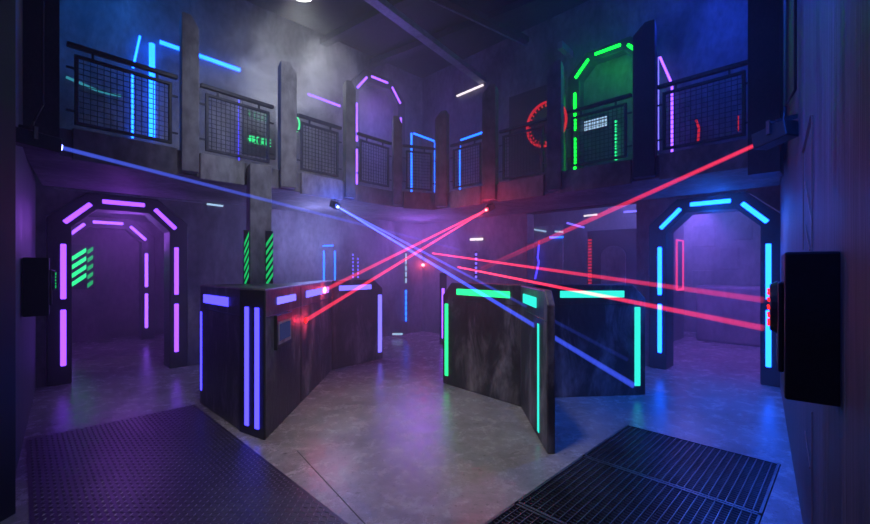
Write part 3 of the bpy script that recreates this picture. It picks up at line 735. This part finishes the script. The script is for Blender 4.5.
# ------------------------------------------------------------------ lights
def light(kind, name, loc, col, power, size=.2, aim=None, spot=None, blend=.6):
    l = bpy.data.lights.new(name, kind); l.color = col; l.energy = power
    if kind == 'AREA': l.size = size
    else: l.shadow_soft_size = size
    if spot: l.spot_size = spot; l.spot_blend = blend
    o = bpy.data.objects.new(name, l); C.objects.link(o); o.location = loc
    if aim is not None: o.rotation_euler = (Vector(aim) - Vector(loc)).to_track_quat('-Z', 'Y').to_euler()
    return o
light('SPOT', 'ceiling spot', lp - Vector((0, 0, .05)), (.88, .92, 1.0), 270, .25, aim=(-2.0, 5.6, 0), spot=math.radians(115), blend=1)
light('SPOT', 'overhead white wash', (-.5, 2.2, 5.8), (1, .94, .90), 600, .3, aim=(-.35, 3.8, 0), spot=math.radians(46), blend=1)  # this and every other wash: unseen source added to tint surfaces and haze
light('SPOT', 'balcony wash left', (.9, 2.0, 5.7), (.70, .76, 1.0), 600, .3, aim=(-2.0, 5.6, 3.2), spot=math.radians(38), blend=.9)
light('SPOT', 'violet floor wash', (-1.2, 1.6, 5.6), (.28, .12, 1.0), 35, .3, aim=(-3.2, 4.6, .0), spot=math.radians(46), blend=1)
light('SPOT', 'blue floor wash', (1.4, 1.2, 5.6), (.010, .12, 1.0), 4300, .3, aim=(2.85, 4.2, 0), spot=math.radians(43), blend=1)
light('SPOT', 'white floor wash left', (-1.2, 2.6, 5.6), (.85, .8, 1.0), 170, .3, aim=(-3.3, 5.1, 0), spot=math.radians(24), blend=1)
light('SPOT', 'blue wall wash', (-1.0, 1.2, 5.4), (.02, .10, 1.0), 2000, .3, aim=(2.3, 2.3, 1.6), spot=math.radians(36), blend=1)
light('SPOT', 'blue balcony wash', (-.8, 2.2, 5.7), (.05, .16, 1.0), 75, .3, aim=(2.2, 5.4, 3.2), spot=math.radians(46), blend=.9)
light('POINT', 'violet wash corner', (-.35, 8.9, 2.2), (.34, .13, 1.0), 140, .8)
light('POINT', 'grey violet wash under the balcony', (-2.0, 7.2, 2.1), (.34, .36, 1.0), 60, .4)
light('POINT', 'violet wash corridor', (-5.6, 7.6, 2.2), (.40, .11, 1.0), 52, .4)
light('SPOT', 'violet hall spot', sp.location + Vector((0, 0, -.03)), (.28, .10, 1.0), 320, .05, aim=sp.location + Vector((.2, .3, -3)), spot=math.radians(110))
light('POINT', 'blue hall wash', (4.75, 8.75, 2.9), (.24, .20, 1.0), 250, .5)
light('POINT', 'blue upstairs wash right', (3.3, 4.9, 4.9), (.012, .06, 1.0), 75, .4)
light('POINT', 'blue upstairs wash left', (-3.9, 5.1, 5.2), (.01, .20, 1.0), 48, .4)
light('POINT', 'violet upstairs wash', (-1.0, 8.2, 4.3), (.18, .17, 1.0), 36, .4)
light('POINT', 'blue projector glow', e0 + (t0 - e0).normalized() * .15, (.04, .11, 1.0), 16, .03)
light('POINT', 'red projector glow', e1 + (h0 - e1).normalized() * .15, (1.0, .03, .10), 16, .03)
light('POINT', 'green archway fill', (gc.x - .1, gc.y - .1, DECK + 1.85), (.02, 1.0, .10), 9, .25)  # unseen fill added to spread the green bars' glow into the haze
light('POINT', 'violet upstairs archway fill', (pc.x + .1, pc.y - .1, DECK + 2.2), (.40, .07, 1.0), 16, .25)  # unseen fill added to strengthen the glow of the upstairs violet bars
light('POINT', 'violet archway fill', GC_L + Vector((0, 0, 2.15)), (.40, .08, 1.0), 10, .2)  # no fixture here, added so the arch glows violet inside
light('POINT', 'blue archway fill', GC_R + Vector((0, 0, 2.15)), (.01, .16, 1.0), 18, .2)  # no fixture here, added so the arch glows blue inside
light('SPOT', 'blue soffit fill', (3.3, 4.8, 2.48), (.01, .13, 1.0), 260, .1, aim=(2.7, 4.3, 0), spot=math.radians(130), blend=1)  # unseen source added to turn the right floor bluer
light('POINT', 'red spot glow low', h0 + Vector((.09, 0, 0)), (1.0, .03, .08), 2.2, .02)
light('POINT', 'red spot glow high', h1 + Vector((.10, 0, 0)), (1.0, .03, .08), 2.2, .02)

# ------------------------------------------------------------------ haze
world = bpy.data.worlds.new('world'); bpy.context.scene.world = world; world.use_nodes = True
wn = world.node_tree; wn.nodes.clear()
wo = wn.nodes.new('ShaderNodeOutputWorld'); bg = wn.nodes.new('ShaderNodeBackground'); bg.inputs[0].default_value = (0, 0, 0, 1)
wn.links.new(bg.outputs[0], wo.inputs['Surface'])
vs = wn.nodes.new('ShaderNodeVolumeScatter'); vs.inputs['Color'].default_value = (1, 1, 1, 1); vs.inputs['Anisotropy'].default_value = .2
wn.links.new(vs.outputs[0], wo.inputs['Volume'])
N, L = wn.nodes.new, wn.links.new
geo = N('ShaderNodeNewGeometry'); sx = N('ShaderNodeSeparateXYZ'); L(geo.outputs['Position'], sx.inputs[0])
def mrange(src, f0, f1, t0_, t1_, smooth=True):
    n = N('ShaderNodeMapRange'); n.interpolation_type = 'SMOOTHSTEP' if smooth else 'LINEAR'
    for k, v in zip(('From Min', 'From Max', 'To Min', 'To Max'), (f0, f1, t0_, t1_)): n.inputs[k].default_value = v
    L(src, n.inputs['Value']); return n.outputs[0]
def math_(op, a, b_):
    n = N('ShaderNodeMath'); n.operation = op
    for i, v in enumerate((a, b_)):
        if isinstance(v, (int, float)): n.inputs[i].default_value = v
        else: L(v, n.inputs[i])
    return n.outputs[0]
nz = N('ShaderNodeTexNoise'); nz.inputs['Scale'].default_value = 1.35; nz.inputs['Detail'].default_value = 4; nz.inputs['Roughness'].default_value = .62; nz.inputs['Distortion'].default_value = .7
L(geo.outputs['Position'], nz.inputs['Vector'])
wisp = mrange(nz.outputs['Fac'], .44, .64, 0, 1)
def blob(c, rad, inner, dens):                          # a drifting bank of smoke
    v = N('ShaderNodeVectorMath'); v.operation = 'SUBTRACT'; L(geo.outputs['Position'], v.inputs[0]); v.inputs[1].default_value = c
    d = N('ShaderNodeVectorMath'); d.operation = 'DIVIDE'; L(v.outputs[0], d.inputs[0]); d.inputs[1].default_value = rad
    l = N('ShaderNodeVectorMath'); l.operation = 'LENGTH'; L(d.outputs[0], l.inputs[0])
    return math_('MULTIPLY', mrange(l.outputs['Value'], inner, 1, 1, 0), math_('MULTIPLY', wisp, dens))
depth = mrange(sx.outputs['Y'], 3.2, 7.5, .012, .075)
high = mrange(sx.outputs['Z'], 3.8, 5.6, 1.0, .45)
dens = math_('MULTIPLY', depth, high)
dens = math_('MULTIPLY', dens, mrange(nz.outputs['Fac'], .3, .7, .55, 1.4))
dens = math_('ADD', dens, blob((-2.75, 6.6, 4.25), (2.4, 1.4, 1.15), .25, 1.0))
dens = math_('ADD', dens, blob((-.5, 7.9, 2.5), (2.6, 1.5, 1.2), .2, .16))
L(dens, vs.inputs['Density'])
world.cycles.volume_step_size = 1.0

# ------------------------------------------------------------------ view
s = bpy.context.scene
s.view_settings.view_transform = 'Standard'; s.view_settings.look = 'None'; s.view_settings.gamma = 1; s.view_settings.use_curve_mapping = False
s.view_settings.exposure = 0
s.cycles.sample_clamp_indirect = 4
s.cycles.volume_step_rate = 3; s.cycles.volume_max_steps = 96
s.cycles.max_bounces = 6; s.cycles.diffuse_bounces = 3; s.cycles.glossy_bounces = 3; s.cycles.volume_bounces = 0; s.cycles.transparent_max_bounces = 12
